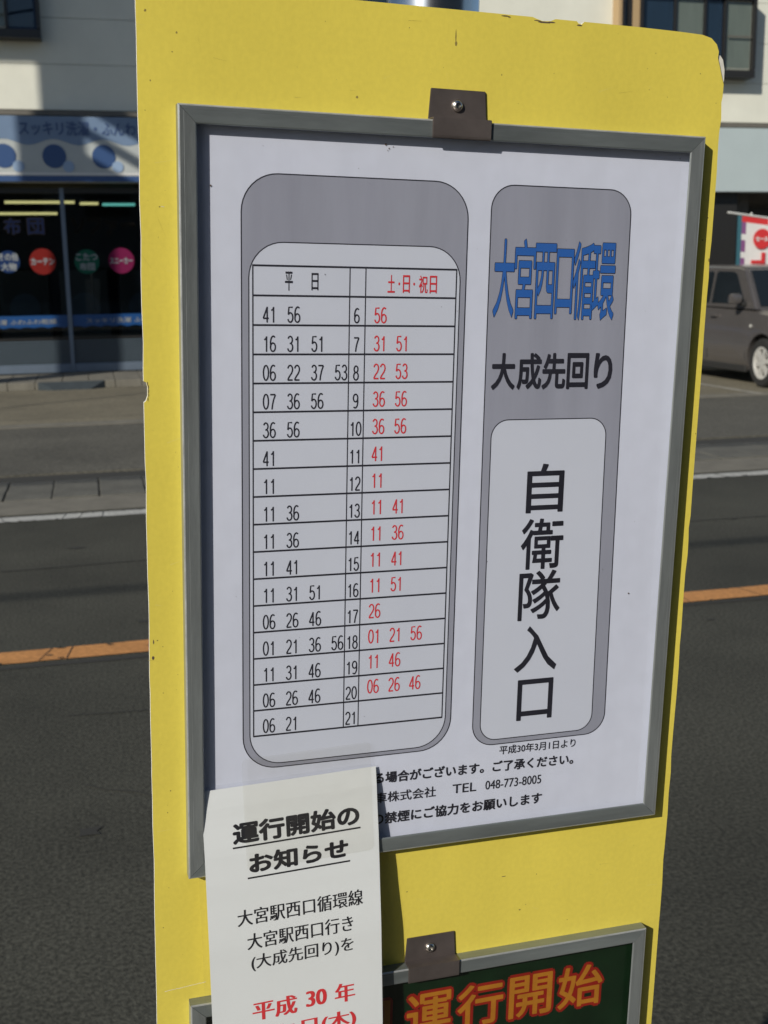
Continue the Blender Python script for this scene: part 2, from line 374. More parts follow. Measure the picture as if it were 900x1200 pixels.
struct('forecourt', MB().box(-120, 120, 13.12, 30, -.15, .016, 'forecourt'))
# parking bay lines
def bay(x): return MB().box(x, x + .09, 12.95, 17.4, .0225, .026, 'worn_white')
struct('parking_bay_line', bay(8.12)); struct('parking_bay_line', bay(10.75)); struct('parking_bay_line', bay(5.5))
# tar seams and patches on the road, thin sheets
sm = MB()
x = -14.
def seam(mb, y, x0, x1, w, amp, z, mn):
    n = 90; P = []
    for i in range(n + 1):
        xx = x0 + (x1 - x0) * i / n; yy = y + amp * (math.sin(xx * 1.3 + y) + .5 * math.sin(xx * 3.7 + 2 * y)) + random.uniform(-.004, .004)
        P.append((xx, yy, w * random.uniform(.5, 1.4)))
    mb.add([(a, b - c / 2, z) for a, b, c in P] + [(a, b + c / 2, z) for a, b, c in P], [(i, i + 1, n + 2 + i, n + 1 + i) for i in range(n)], mn)
seam(sm, 6.35, -10, 20, .012, .015, .003, 'dark_joint'); seam(sm, 4.66, -10, 20, .035, .006, .0025, 'dark_joint')
seam(sm, 13.6, -10, 20, .012, .03, .0185, 'dark_joint')
for i in range(46):
    a = random.uniform(-3, 8); b = random.uniform(2.2, 7.4); r = random.uniform(.008, .035)
    pts = [(a + r * random.uniform(.5, 2.2) * math.cos(t), b + r * random.uniform(.5, 1.2) * math.sin(t)) for t in [k * math.pi / 4 for k in range(8)]]
    sm.add([(p[0], p[1], .003) for p in pts], [tuple(range(8))], 'dark_joint')
def crack(x, y, l, a):
    P = []; 
    for i in range(int(l / .05)):
        P.append((x, y)); a += random.uniform(-.45, .45); x += .05 * math.cos(a); y += .05 * math.sin(a) * .7
    n_ = len(P)
    if n_ > 2: sm.add([(p[0], p[1] - random.uniform(.002, .005), .0032) for p in P] + [(p[0], p[1] + random.uniform(.002, .005), .0032) for p in P], [(i, i + 1, n_ + i + 1, n_ + i) for i in range(n_ - 1)], 'dark_joint')
for i in range(34): crack(random.uniform(-3, 8), random.uniform(2.0, 7.4), random.uniform(.25, 1.1), random.choice((0, 0, 1.4, 3.0)) + random.uniform(-.4, .4))
struct('road_seam', sm, fix=False)

# ================================================================== SHOP BUILDING across the road
FY = 19.2
shop = empty('shop_building', (4, FY, 0), 'cream sided two storey laundry shop across the road with blue awning banner', 'building')
SX, SY = 4, FY
def L(mb): mb.v = [(a - SX, b - SY, c) for a, b, c in mb.v]; return mb
def spart(mb, name, parent=shop, **k): return L(mb).obj(name, parent, **k)
# core volume with interior room
XL, XR = -6.2, 15.0
cor = MB()
cor.box(XL, XR, FY + 7.9, FY + 8.1, 0, 7.6, 'siding').box(XL, XL + .2, FY + .05, FY + 7.9, 0, 7.6, 'siding').box(XR - .2, XR, FY + .05, FY + 7.9, 0, 7.6, 'siding')
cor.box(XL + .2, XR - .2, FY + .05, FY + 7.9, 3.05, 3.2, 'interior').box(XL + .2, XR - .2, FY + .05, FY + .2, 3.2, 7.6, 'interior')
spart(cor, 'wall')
spart(MB().box(XL - .1, XR + .1, FY - .12, FY + 8.2, 7.6, 7.8, 'ledge'), 'roof')
z = 4.13
while z < 7.5:
    z1 = min(z + .665, 7.6)
    spart(MB().box(XL, XR, FY, FY + .05, z + .003, z1 - .003, 'siding', bev=.003), 'siding_panel'); z = z1
spart(MB().box(XL, XR, FY + .051, FY + .07, 3.05, 7.6, 'recess'), 'backing_sheet')
spart(MB().box(XL, XR, FY - .10, FY + .02, 4.04, 4.11, 'ledge', bev=.006), 'ledge')
# awning banner, left part printed, right part plain
BY = 18.9
bb = spart(MB().box(XL, 5.0, BY, FY + .02, 3.05, 4.0, 'banner_grey'), 'awning_banner')
def bn(X, Y, h): return (X, BY - h, Y)   # X world, Y=z
pr = MB()
N = 120
top = [(XL + (5 - XL) * i / N, 3.625 + .045 * math.cos((XL + (5 - XL) * i / N + .31) / .73 * 2 * math.pi)) for i in range(N + 1)]
pr.add([(a, BY - .004, b) for a, b in top] + [(a, BY - .004, 3.998) for a, b in top], [(i, i + 1, N + 2 + i, N + 1 + i) for i in range(N)], 'banner_blue')
pr.add([(XL, BY - .005, 3.05), (5, BY - .005, 3.05), (5, BY - .005, 3.135), (XL, BY - .005, 3.135)], [(0, 1, 2, 3)], 'banner_navy')
pr.add([(XL, BY - .006, 3.15), (5, BY - .006, 3.15), (5, BY - .006, 3.18), (XL, BY - .006, 3.18)], [(0, 1, 2, 3)], 'banner_line')
def disc(mb, cx, cz, r, y, mn, n=28): mb.add([(cx + r * math.cos(2 * math.pi * k / n), y, cz + r * math.sin(2 * math.pi * k / n)) for k in range(n)], [tuple(range(n))], mn)
cx = -1.04 - 4 * .73
while cx < 4.8:
    disc(pr, cx, 3.42, .175, BY - .007, 'banner_navy'); disc(pr, cx + .2, 3.27, .085, BY - .010, 'banner_ring'); cx += .73
def zfn(y): return lambda X, Y, h: (X, y - h, Y)
def ztext(mb, s, x0, z1, x1, z0, y, mn, bold=.02):
    f = lambda X, Y, h: (X, y - h, -Y)
    text(mb, s, (x0, -z1, x1, -z0), f, 0, mn, bold, step=.0004)
spart(pr, 'banner_print', bb)
tx = MB(); ztext(tx, 'スッキリ洗濯・ふんわり乾燥', -.80, 3.93, 1.45, 3.72, BY - .008, 'banner_text', .02)
ztext(tx, 'スッキリ洗濯・ふんわり乾燥', 2.0, 3.93, 4.25, 3.72, BY - .008, 'banner_navy', .03)
tag(spart(tx, 'banner_lettering', bb), kind='stuff')
spart(MB().box(5.01, XR, BY, FY + .02, 2.93, 4.0, 'band'), 'sign_band')
# storefront bays
mx = [-6.0, -4.05, -2.15, -.25, 1.65, 3.55, 5.45, 7.35, 9.25]
for i in range(len(mx) - 1):
    a, b = mx[i], mx[i + 1]
    fr = spart(MB().box(a - .03, a + .035, FY - .03, FY + .06, .14, 2.98, 'frame_grey').box(a + .035, b - .03, FY - .02, FY + .05, 2.90, 2.98, 'frame_dark').box(a + .035, b - .03, FY - .02, FY + .05, .14, .27, 'frame_grey', bev=.01).box(a + .035, b - .03, FY - .02, FY + .05, .66, .69, 'frame_dark'), 'shopfront_window')
    spart(MB().box(a + .035, b - .03, FY + .01, FY + .02, .69, 2.90, 'shopglass'), 'pane', fr)
    rb = MB().box(a + .035, b - .03, FY + .02, FY + .04, .27, .66, 'frame_dark')
    zz = .275
    while zz < .65: rb.box(a + .04, b - .035, FY - .004, FY + .02, zz, zz + .024, 'ribs'); zz += .043
    tag(spart(rb, 'ribbed_panel', fr), kind='stuff')
    st = MB()
    n = 30; xs = [a + .04 + (b - a - .075) * k / n for k in range(n + 1)]
    st.add([(q, FY + .006, .84 + .025 * abs(math.sin((q - a) * 14))) for q in xs] + [(q, FY + .006, 1.04) for q in xs], [(k, k + 1, n + 2 + k, n + 1 + k) for k in range(n)], 'strip')
    ztext(st, 'スッキリ洗濯 ふわふわ乾燥', a + .25, .985, b - .2, .905, FY + .004, 's_white', .015)
    spart(st, 'window_strip', fr)
spart(MB().box(9.22, 9.3, FY - .03, FY + .06, .14, 2.98, 'frame_grey'), 'door_post')
def sticker(cx, cz, r, mn, lines, size=.085):
    d = MB(); disc(d, cx, cz, r, FY + .005, mn)
    for k, s in enumerate(lines):
        zc = cz + (len(lines) - 1) * size * .62 - k * size * 1.24; wd = min(len(s) * size * .98, r * 1.75)
        ztext(d, s, cx - wd / 2, zc + size / 2, cx + wd / 2, zc - size / 2, FY + .003, 's_white', .04)
    return spart(d, 'round_sticker', bpy.data.objects['shopfront_window.003' if cx > -.25 else 'shopfront_window.002'])
sticker(-1.11, 1.87, .17, 's_navy', ['その他', '大物'], .12); sticker(-.60, 1.87, .2, 's_red', ['カーテン'], .11)
sticker(.07, 1.86, .19, 's_green', ['こたつ', '布団'], .12); sticker(.60, 1.87, .2, 's_pink', ['スニーカー'], .10)
gl = MB()
for s, x0, x1, mn in (('ソファー', -.13, .84, 'gold'), ('布', -1.15, -.88, 'gold'), ('団', -.80, -.53, 'gold')):
    ztext(gl, s, x0, 2.54, x1, 2.27, FY + .006, mn, .055); ztext(gl, s, x0 + .012, 2.528, x1 - .012, 2.282, FY + .003, 'window_black' if s == 'ソファー' else 'window_navy', .02)
tag(spart(gl, 'window_lettering', bpy.data.objects['shopfront_window.003']), kind='stuff')
# interior
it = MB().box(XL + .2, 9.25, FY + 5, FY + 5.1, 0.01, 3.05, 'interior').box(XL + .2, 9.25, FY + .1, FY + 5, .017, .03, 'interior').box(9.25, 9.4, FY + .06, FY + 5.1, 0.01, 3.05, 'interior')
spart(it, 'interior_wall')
# right hand recess
rc = MB().box(9.4, 14.8, FY + 1.5, FY + 1.6, .01, 3.05, 'recess').box(10.3, 11.42, FY - .05, FY + .25, .017, 2.93, 'frame_dark').box(11.46, 11.86, FY + .3, FY + .5, .017, 2.95, 'recess').box(12.3, 13.6, FY + 1.44, FY + 1.5, .6, 2.75, 'frame_dark')
spart(rc, 'recess_wall')
spart(MB().box(11.85, 12.0, FY + 1.2, FY + 1.5, .017, 2.95, 'wall_dark'), 'downpipe_casing')
# step blocks along the shopfront, dark tapered plate leaning on their front
for i in range(40):
    xx = -6.1 + i * .38
    if xx > 8.9: break
    spart(MB().box(xx + .004, xx + .376, 17.5, FY - .04, .016, .125, 'kerb', bev=.008), 'step_block')
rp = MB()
rp.add([(-.74, 17.49, .128), (.20, 17.49, .128), (.0, 17.36, .022), (-.52, 17.36, .022), (-.74, 17.49, .016), (.20, 17.49, .016), (.0, 17.36, .016), (-.52, 17.36, .016)], [(0, 1, 2, 3), (4, 7, 6, 5), (0, 3, 7, 4), (1, 5, 6, 2), (3, 2, 6, 7), (0, 4, 5, 1)], 'tapered_plate')
rpo = rp.obj('step_plate'); tag(rpo, 'dark tapered plate below the shopfront mullion at the step', 'tapered_plate')
# upstairs windows: projecting dark boxes
def upwin(x0, x1, z0, z1, panes, p=.28):
    f = MB(); t = .055
    f.box(x0, x1, FY - p, FY, z0, z0 + .12, 'frame_dark').box(x0, x1, FY - p, FY, z1 - t, z1, 'frame_dark')
    f.box(x0, x0 + t, FY - p, FY, z0 + .13, z1 - t, 'frame_dark').box(x1 - t, x1, FY - p, FY, z0 + .13, z1 - t, 'frame_dark')
    fo = spart(f, 'upstairs_window')
    for (a, b, mn) in panes:
        spart(MB().box(a, b, FY - p + .085, FY - p + .095, z0 + .13, z1 - t, mn), 'curtain', fo)
        spart(MB().box(a + .03, b - .03, FY - p + .05, FY - p + .06, z0 + .16, z1 - t - .03, 'glass'), 'pane', fo)
        spart(MB().box(a - .02, a + .02, FY - p + .03, FY - p + .08, z0 + .13, z1 - t, 'frame_dark'), 'mullion', fo)
    return fo
w1 = upwin(9.33, 11.52, 4.84, 6.16, [(9.38, 9.99, 'curtain_blue'), (9.99, 10.55, 'curtain'), (10.55, 10.90, 'curtain_blue'), (10.93, 11.46, 'curtain')])
spart(MB().box(10.99, 11.45, FY - .245, FY - .235, 5.50, 5.525, 'ledge'), 'crossbar', w1)
upwin(9.01, 9.20, 4.84, 6.16, [(9.06, 9.18, 'curtain_blue')], .24)
spart(MB().box(8.95, 9.008, FY - .25, FY, 4.84, 6.16, 'tan').box(9.202, 9.328, FY - .25, FY, 4.84, 6.16, 'tan'), 'window_trim')
upwin(-2.6, -.38, 5.11, 6.3, [(-2.53, -1.6, 'curtain'), (-1.6, -.86, 'curtain'), (-.86, -.44, 'curtain_blue')])
upwin(3.2, 5.2, 5.1, 6.3, [(3.27, 4.2, 'curtain'), (4.2, 5.13, 'curtain_blue')])

# ceiling lamps in the shop
def lamp(x0, x1, y, z, mn, label):
    e = empty('fluorescent_lamp', ((x0 + x1) / 2, y, z), label, 'lamp', 'fluorescent lamps in the shop')
    w = (x1 - x0) / 2
    MB().tube((-w, 0, 0), (w, 0, 0), .022, mn).obj('tube', e, smooth=True)
    MB().box(-w - .03, w + .03, -.05, .05, .03, .08, 'dryer', bev=.008).obj('housing', e)
from_px = lambda X, Z, Y: (X * Y / FY, 1.5 + (Z - 1.5) * Y / FY)
for (a, b, z_, Y, mn, lab) in ((-1.10, -.06, 2.765, 20.6, 'tube_warm', 'long warm yellow ceiling tube left of the mullion, front row in the shop'),
                          (.02, .30, 2.745, 20.6, 'tube_warm', 'short warm ceiling tube just right of the grey mullion in the shop'),
                          (.36, .86, 2.73, 20.6, 'tube_cool', 'blue green ceiling tube in the shop window nearest the yellow sign'),
                          (-1.7, -.33, 2.595, 22.2, 'tube_warm', 'lower looking warm ceiling tube deeper in the shop behind the round stickers')):
    xa, zz = from_px(a, z_, Y); xb, _ = from_px(b, z_, Y)
    lamp(xa, xb, Y, zz, mn, lab)
# dryers in the shop interior
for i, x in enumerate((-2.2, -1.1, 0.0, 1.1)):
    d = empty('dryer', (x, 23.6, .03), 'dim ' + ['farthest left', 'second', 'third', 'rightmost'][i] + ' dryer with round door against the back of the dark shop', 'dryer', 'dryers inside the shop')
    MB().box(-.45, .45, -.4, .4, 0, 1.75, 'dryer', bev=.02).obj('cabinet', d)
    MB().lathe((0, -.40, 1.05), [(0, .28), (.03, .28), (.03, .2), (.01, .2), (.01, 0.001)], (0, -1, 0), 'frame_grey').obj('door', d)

# ================================================================== PARKED CAR
def build_car():
    root = empty('parked_car', (9.47, 13.68, 0.016), 'dark grey boxy hatchback parked nose to the road right of the sign', 'car', rz=R(-93))
    ax = 0.0  # local origin at the front axle, x forward
    F0, RR, HW = .72, -3.10, .845
    def ring(x, w, zt, zb=.20, cut=0):
        return [(x, -w + .07, zb), (x, -w + .015, zb + .10), (x, -w, .55), (x, -w + .012, .80), (x, -w + .05, zt - .05), (x, -w + .11, zt), (x, 0, zt + .02), (x, w - .11, zt), (x, w - .05, zt - .05), (x, w - .012, .80), (x, w, .55), (x, w - .015, zb + .10), (x, w - .07, zb)]
    st = [(F0, .60, .80, .30), (F0 - .04, .70, .88, .24), (F0 - .14, .79, .93, .20), (F0 - .35, .835, .965, .20), (.05, HW, .995, .20), (-.30, HW, 1.03, .2), (-.9, HW, 1.05, .2), (-2.0, HW, 1.07, .2), (-2.7, HW, 1.08, .2), (RR + .2, .83, 1.09, .22), (RR + .06, .80, 1.08, .26), (RR, .74, 1.0, .32)]
    bm = bmesh.new(); rings = []
    for s in st: rings.append([bm.verts.new(p) for p in ring(*s)])
    n = len(rings[0])
    for i in range(len(rings) - 1):
        for j in range(n): bm.faces.new((rings[i][j], rings[i][(j + 1) % n], rings[i + 1][(j + 1) % n], rings[i + 1][j]))
    bm.faces.new(rings[0]); bm.faces.new(rings[-1][::-1])
    bmesh.ops.recalc_face_normals(bm, faces=bm.faces)
    me = bpy.data.meshes.new('body'); bm.to_mesh(me); bm.free()
    body = bpy.data.objects.new('body', me); COL.objects.link(body)
    # wheel arches cut by boolean
    cut = MB()
    for xx in (0, -2.50):
        for sg in (-1, 1): cut.tube((xx, sg * .55, .325), (xx, sg * 1.0, .325), .385, 'black_trim', n=40)
    co = cut.obj('cutter')
    md = body.modifiers.new('b', 'BOOLEAN'); md.object = co; md.operation = 'DIFFERENCE'; md.solver = 'EXACT'
    me2 = bpy.data.meshes.new_from_object(body.evaluated_get(bpy.context.evaluated_depsgraph_get()))
    body.modifiers.clear(); body.data = me2; me2.materials.clear(); me2.materials.append(M['carpaint']); me2.materials.append(M['black_trim'])
    for p in me2.polygons:
        c = p.center; arch = any(math.hypot(c.x - xx, c.z - .325) < .382 and abs(c.y) < .83 for xx in (0, -2.5))
        p.material_index = 1 if arch else 0
    bpy.data.objects.remove(co)
    body.parent = root
    me2.shade_smooth(); md = body.modifiers.new('s', 'EDGE_SPLIT'); md.split_angle = R(28)
    # greenhouse
    g = [(-.22, 1.02), (-.72, 1.565), (-.95, 1.60), (-1.9, 1.625), (-2.9, 1.60), (-2.98, 1.54), (-3.06, 1.06)]
    def hw(z): return .815 - (z - 1.0) * .17
    mb = MB(); n = len(g)
    vs = [(x, -hw(z), z) for x, z in g] + [(x, hw(z), z) for x, z in g]
    roofc = [(x, 0, z + .03) for x, z in g]
    mb.add(vs, [tuple(range(n))[::-1], tuple(range(n, 2 * n))] + [(k, k + 1, n + k + 1, n + k) for k in range(n - 1)], 'carpaint')
    gh = mb.mesh('cabin'); bm = bmesh.new(); bm.from_mesh(gh); bmesh.ops.bevel(bm, geom=[e for e in bm.edges if e.calc_face_angle(0) > R(25)], offset=.035, segments=3, affect='EDGES'); bm.to_mesh(gh); bm.free(); gh.shade_smooth()
    o = bpy.data.objects.new('cabin', gh); COL.objects.link(o); o.parent = root
    md = o.modifiers.new('s', 'EDGE_SPLIT'); md.split_angle = R(40)
    def side(poly, sg, name, off=.006, par=root, mn='carglass'):
        m = MB(); P = [(x, sg * (hw(z) + off), z) for x, z in poly]; Q = [(x, sg * (hw(z) - .02), z) for x, z in poly]; k = len(poly)
        m.add(P + Q, [tuple(range(k)), tuple(range(k, 2 * k))[::-1]] + [(i, (i + 1) % k, k + (i + 1) % k, k + i) for i in range(k)], mn)
        return m.obj(name, par)
    for sg in (-1, 1):
        side([(-.55, 1.085), (-.60, 1.13), (-.93, 1.49), (-1.02, 1.52), (-1.48, 1.53), (-1.52, 1.50), (-1.52, 1.09)], sg, 'door_window')
        side([(-1.60, 1.09), (-1.60, 1.50), (-1.64, 1.53), (-2.30, 1.53), (-2.34, 1.10)], sg, 'door_window')
        side([(-2.44, 1.12), (-2.42, 1.52), (-2.82, 1.50), (-2.90, 1.14)], sg, 'quarter_window')
        # door shut lines as thin dark grooves standing 1 mm proud
        for (x0, z0, x1, z1) in ((-.44, .34, -.44, 1.02), (-1.56, .30, -1.56, 1.06), (-2.05, .62, -2.36, 1.06)):
            m = MB(); yy = sg * (HW + .001)
            m.tube((x0, sg * (HW - .004), z0), ((x0 + x1) / 2, sg * (HW - .006), (z0 + z1) / 2), .005, 'black_trim', n=6).tube(((x0 + x1) / 2, sg * (HW - .006), (z0 + z1) / 2), (x1, sg * (HW - .06), z1), .005, 'black_trim', n=6)
            m.obj('door_seam', root)
        for xx in (-1.38, -2.2): MB().box(xx - .09, xx + .09, sg * HW - .02, sg * HW + .025, .90, .93, 'carpaint', bev=.01).obj('door_handle', root)
        # sill
        MB().box(-2.05, -.45, sg * .80 - .02, sg * .80 + .035, .17, .26, 'black_trim', bev=.015).obj('side_sill', root)
        mr = MB().box(-.60, -.47, sg * .96 - .09, sg * .96 + .08, 1.09, 1.23, 'carpaint', bev=.05); mo = mr.obj('door_mirror', root, smooth=True)
        MB().box(-.56, -.50, sg * .84 - .03, sg * .84 + .08, 1.06, 1.12, 'black_trim', bev=.015).obj('mirror_stem', mo)
        MB().lathe((.30 - .6, sg * (HW - .005), .80), [(0, .022), (.012, .018), (.016, .001)], (0, sg, 0), 'lamp', n=12).obj('side_indicator', root, smooth=True)
        hl = MB().box(F0 - .16, F0 + .00, sg * .60 - .13, sg * .60 + .14, .66, .84, 'lamp', bev=.04); hl.obj('headlight', root, smooth=True)
        MB().box(RR - .02, RR + .12, sg * .70 - .07, sg * .70 + .07, .62, 1.0, 'tail', bev=.03).obj('tail_light', root)
    # windscreen
    def sl_(t): return (-.22 - .5 * t, 1.02 + .545 * t)
    (xa, za), (xb, zb) = sl_(.06), sl_(.93); nrm = Vector((.545, 0, .5)).normalized() * .012
    m = MB(); P = [(xa, -.735, za), (xa, .735, za), (xb, .655, zb), (xb, -.655, zb)]
    m.add([Vector(p) + nrm for p in P] + P, [(0, 1, 2, 3), (0, 3, 7, 4), (1, 0, 4, 5), (2, 1, 5, 6), (3, 2, 6, 7)], 'carglass'); m.obj('windscreen', root)
    m = MB(); m.box(RR - .01, RR + .05, -.62, .62, 1.15, 1.48, 'carglass', bev=.02); m.obj('rear_window', root)
    MB().box(F0 - .03, F0 + .06, -.66, .66, .34, .54, 'carpaint', bev=.04).obj('front_bumper', root, smooth=True)
    MB().box(F0 - .02, F0 + .03, -.38, .38, .62, .78, 'black_trim', bev=.02).obj('grille', root)
    MB().box(F0 + .055, F0 + .075, -.165, .165, .38, .545, 'plate', bev=.004).obj('number_plate', root)
    MB().box(RR - .07, RR + .05, -.70, .70, .34, .56, 'carpaint', bev=.04).obj('rear_bumper', root)
    # wheels
    for xx in (0, -2.50):
        for sg in (-1, 1):
            w = bpy.data.objects.new('wheel', None); COL.objects.link(w); w.parent = root; w.location = (xx, sg * .745, .323)
            MB().lathe((0, -.095, 0), [(0.02, .205), (0, .225), (0, .295), (.03, .323), (.16, .323), (.19, .295), (.19, .225), (.17, .205), (.02, .205)], (0, 1, 0), 'rubber', n=48).obj('tyre', w, smooth=True)
            r = MB(); oy = sg * .088
            r.lathe((0, oy, 0), [(0, .215), (0, .190), (-.035 if True else 0, .180), (-.14, .180)], (0, sg, 0), 'rim', n=40)
            r.lathe((0, oy - sg * .07, 0), [(0, .18), (0, .001)], (0, sg, 0), 'black_trim', n=24)
            r.lathe((0, oy - sg * .012, 0), [(-.05, .05), (0, .045), (.006, .03), (.006, .001)], (0, sg, 0), 'rim', n=20)
            for k in range(6):
                t = k * math.pi / 3 + .2; c, s_ = math.cos(t), math.sin(t); pu = lambda u, v: (u * c - v * s_, u * s_ + v * c)
                pts = [pu(.03, -.032), pu(.03, .032), pu(.12, .022), pu(.192, .045), pu(.192, -.045), pu(.12, -.022)]
                A = [(p[0], oy - sg * .008, p[1]) for p in pts]; B = [(p[0], oy - sg * .045, p[1]) for p in pts]
                r.add(A + B, [tuple(range(6)), tuple(range(6, 12))[::-1]] + [(i, (i + 1) % 6, 6 + (i + 1) % 6, 6 + i) for i in range(6)], 'rim')
            r.obj('rim', w)
build_car()

# sales banner on a frame behind the car
fl = empty('sales_banner', (11.2, 17.6, .016), 'white sales banner with red disc on a pole frame behind the grey car', 'banner')
def FL(mb): mb.v = [(a - 11.2, b - 17.6, c - .016) for a, b, c in mb.v]; return mb
FL(MB().tube((10.35, 17.62, 2.50), (12.1, 17.62, 2.28), .018, 'plate', n=8).tube((10.80, 17.65, .02), (10.80, 17.65, 2.5), .015, 'plate', n=8).tube((11.75, 17.65, .02), (11.75, 17.65, 2.35), .015, 'plate', n=8)).obj('pole_frame', fl)
n = 14; V = []; F_ = []
for i in range(n + 1):
    for j in range(n + 1):
        u, v = i / n, j / n; V.append((10.52 + u * 1.15, 17.6 + .02 * math.sin(u * 9) * v, 2.455 - u * .14 - v * 1.35))
for i in range(n):
    for j in range(n): F_.append((i * (n + 1) + j, i * (n + 1) + j + 1, (i + 1) * (n + 1) + j + 1, (i + 1) * (n + 1) + j))
cl = MB()
for k, f in enumerate(F_):
    i, j = divmod(k, n); cl.add([V[q] for q in f], [(0, 1, 2, 3)], 'flag_teal' if i < 1 else ('flag_purple' if (i == 1 and j % 3 != 0) else ('flag_red' if j < 1 and i < 7 else ('flag_purple' if j == 1 and i > 1 and False else 'flag_white'))))
FL(cl).obj('cloth', fl)
pm = MB(); disc(pm, 10.97, 2.07, .165, 17.57, 'flag_red')
f = lambda X, Y, h: (X, 17.566 - h, -Y)
text(pm, 'セール', (10.85, -2.11, 11.09, -2.03), f, 0, 'flag_white', .05, step=.0004)
pm.box(10.78, 11.04, 17.565, 17.572, 1.67, 1.725, 'flag_red').box(10.97, 11.04, 17.565, 17.572, 1.726, 1.85, 'flag_red').box(10.8, 11.04, 17.565, 17.572, 1.40, 1.48, 'flag_red')
tag(FL(pm).obj('cloth_print', fl), kind='stuff')

# ================================================================== outside the frame: an added shadow caster, and surroundings that shade and mirror
ps = empty('shade_pylon', (-7.3, 13.0, 0), 'added shadow caster, tall panel on a braced post left of the forecourt, out of frame', 'sign')  # added and unseen, shaped to throw the facade's shade patches and stripes
def PS(mb): mb.v = [(a + 7.3, b - 13.0, c) for a, b, c in mb.v]; return mb
PS(MB().box(-12.5, -4.1, 12.9, 13.1, 9.99, 14.5, 'band', bev=.02)).obj('shade_panel', ps)
PS(MB().box(-6.97, -4.1, 12.91, 13.09, 9.22, 9.985, 'band')).obj('lower_shade_panel', ps)
PS(MB().box(-7.74, -6.97, 12.9, 13.1, .016, 9.98, 'frame_grey')).obj('post', ps)
for k in range(4):
    a = .02 + k * .40
    PS(MB().tube((-7.0, 13, 9.25 - k * .52), (-5.3, 13, 8.25 - k * .52), (.17, .08, .17, .10)[k], 'frame_grey', n=8)).obj('shade_brace', ps)
bh = empty('house', (4, -9, 0), 'plain grey house behind the photographer, out of frame', 'house')
def BH(mb): mb.v = [(a - 4, b + 9, c) for a, b, c in mb.v]; return mb
hm = BH(MB().box(-3.4, 12, -14, -5.2, 0, 6.2, 'wall_dark')).obj('wall', bh)
BH(MB().prism([(-3.9, 6.2), (12.5, 6.2), (12.5, 6.35), (4.3, 8.4), (-3.9, 6.35)], lambda u, v, w: (u, w, v), -14.4, -4.8, 'ledge')).obj('roof', bh)
for i, x in enumerate((-2, 1, 4, 7, 10)):
    for z0 in (.9, 3.9):
        wf = BH(MB().box(x - .8, x + .8, -5.2, -5.12, z0, z0 + 1.2, 'frame_dark')).obj('window', bh)
        BH(MB().box(x - .72, x + .72, -5.119, -5.10, z0 + .08, z0 + 1.12, 'carglass')).obj('pane', wf)
# utility poles and the cables whose shadows cross the road
for i, (px_, lab) in enumerate(((-25, 'concrete utility pole far left on the near pavement, out of frame'), (17, 'concrete utility pole far right on the near pavement, out of frame'))):
    up = empty('utility_pole', (px_, .3, .13), lab, 'pole', 'utility poles on the near pavement')
    MB().tube((0, 0, 0), (0, 0, 10), .17, 'wood', r1=.11, n=16).obj('post', up, smooth=True)
    MB().box(-.05, .05, -2.2, .6, 6.35, 6.45, 'frame_grey').obj('crossarm', up)
def cable(p, q, r, sag, lab):
    p = Vector(p); q = Vector(q); m = MB(); n = 24; P = [p.lerp(q, k / n) - Vector((0, 0, sag * 4 * (k / n) * (1 - k / n))) for k in range(n + 1)]
    for a, b in zip(P, P[1:]): m.tube(a, b, r, 'wire', n=6)
    tag(m.obj('overhead_cable'), lab, 'cable', 'overhead cables')
cable((-25, -1.75, 6.45), (17, -1.75, 6.45), .024, .25, 'thick overhead cable bundle nearest the house, out of frame')
cable((-25, .35, 7.5), (17, .35, 7.5), .028, .2, 'upper overhead cable bundle above the near pavement, out of frame')
cable((-19.5, .8, 6.3), (6.3, FY - .0, 6.9), .03, .3, 'slanting service cable to the shop wall, out of frame')

# ================================================================== THE BUS STOP SIGN
EX = Vector((.9976, .0606, -.0333)); DN = Vector((-.0344, .0168, -.9993)); OUT = Vector((.0600, -.9980, -.0188))
XA = EX.normalized(); ZA = -DN; ZA = (ZA - XA * ZA.dot(XA)).normalized(); YA = ZA.cross(XA)
ORG = Vector((.0678 * 1.0, .8132, 1.6172))
BX = .195; ZH = ORG.z / .9993 - .13
base = ORG + XA * BX - ZA * ZH
sign = empty('bus_stop_sign', base, 'yellow bus stop board with framed timetable on a steel post', 'sign')
sign.rotation_euler = Matrix((XA, YA, ZA)).transposed().to_euler()
def B(x, y, h): return (x / 1000 - BX, -h / 1000, ZH - y / 1000)
# panel outline with chipped edges
T0 = -74.5
def top_y(x): return T0 + (x + 26) * 0.0005
out = [(-26, top_y(-26)), (120, top_y(120)), (254, top_y(254)), (257, -73.4), (262, -72.2), (268, -72.6), (272, top_y(272)), (289, top_y(289)), (290.5, -72.8), (293, -72.4), (295, top_y(295))]
out += [(340, top_y(340)), (376, -73.8), (394, -73.2), (402, -71.4), (407.0, -67.4), (409.3, -62.4), (409.0, -57.6), (411.6, -50.5), (413.4, -45), (415.7, -39), (415.6, -30), (414.9, -26), (415.9, -14)]
ry = -4
while ry < 1050:
    out.append((415.6 + random.choice((0, 0, 0, -.3, .2, -.6)), ry)); ry += random.uniform(6, 30)
out += [(415.6, 1050), (-26, 1050)]
ly = 1040
LC = [(185, 1), (365, .8), (420, .6)]
while ly > -70:
    out.append((-26 + random.choice((0, 0, 0, .15, .5, -.1)), ly)); ly -= random.uniform(6, 30)
    if 225 > ly > 182: out += [(-26, 198.5), (-24.6, 197.5), (-23.4, 194), (-23.3, 188), (-24.2, 184.6), (-26, 183.8)]; ly = 176
pn = MB(); pn.prism(out, B, 0, -3.5, 'yellow', 'white_edge')
panel = pn.obj('board_panel', sign, fix=False)
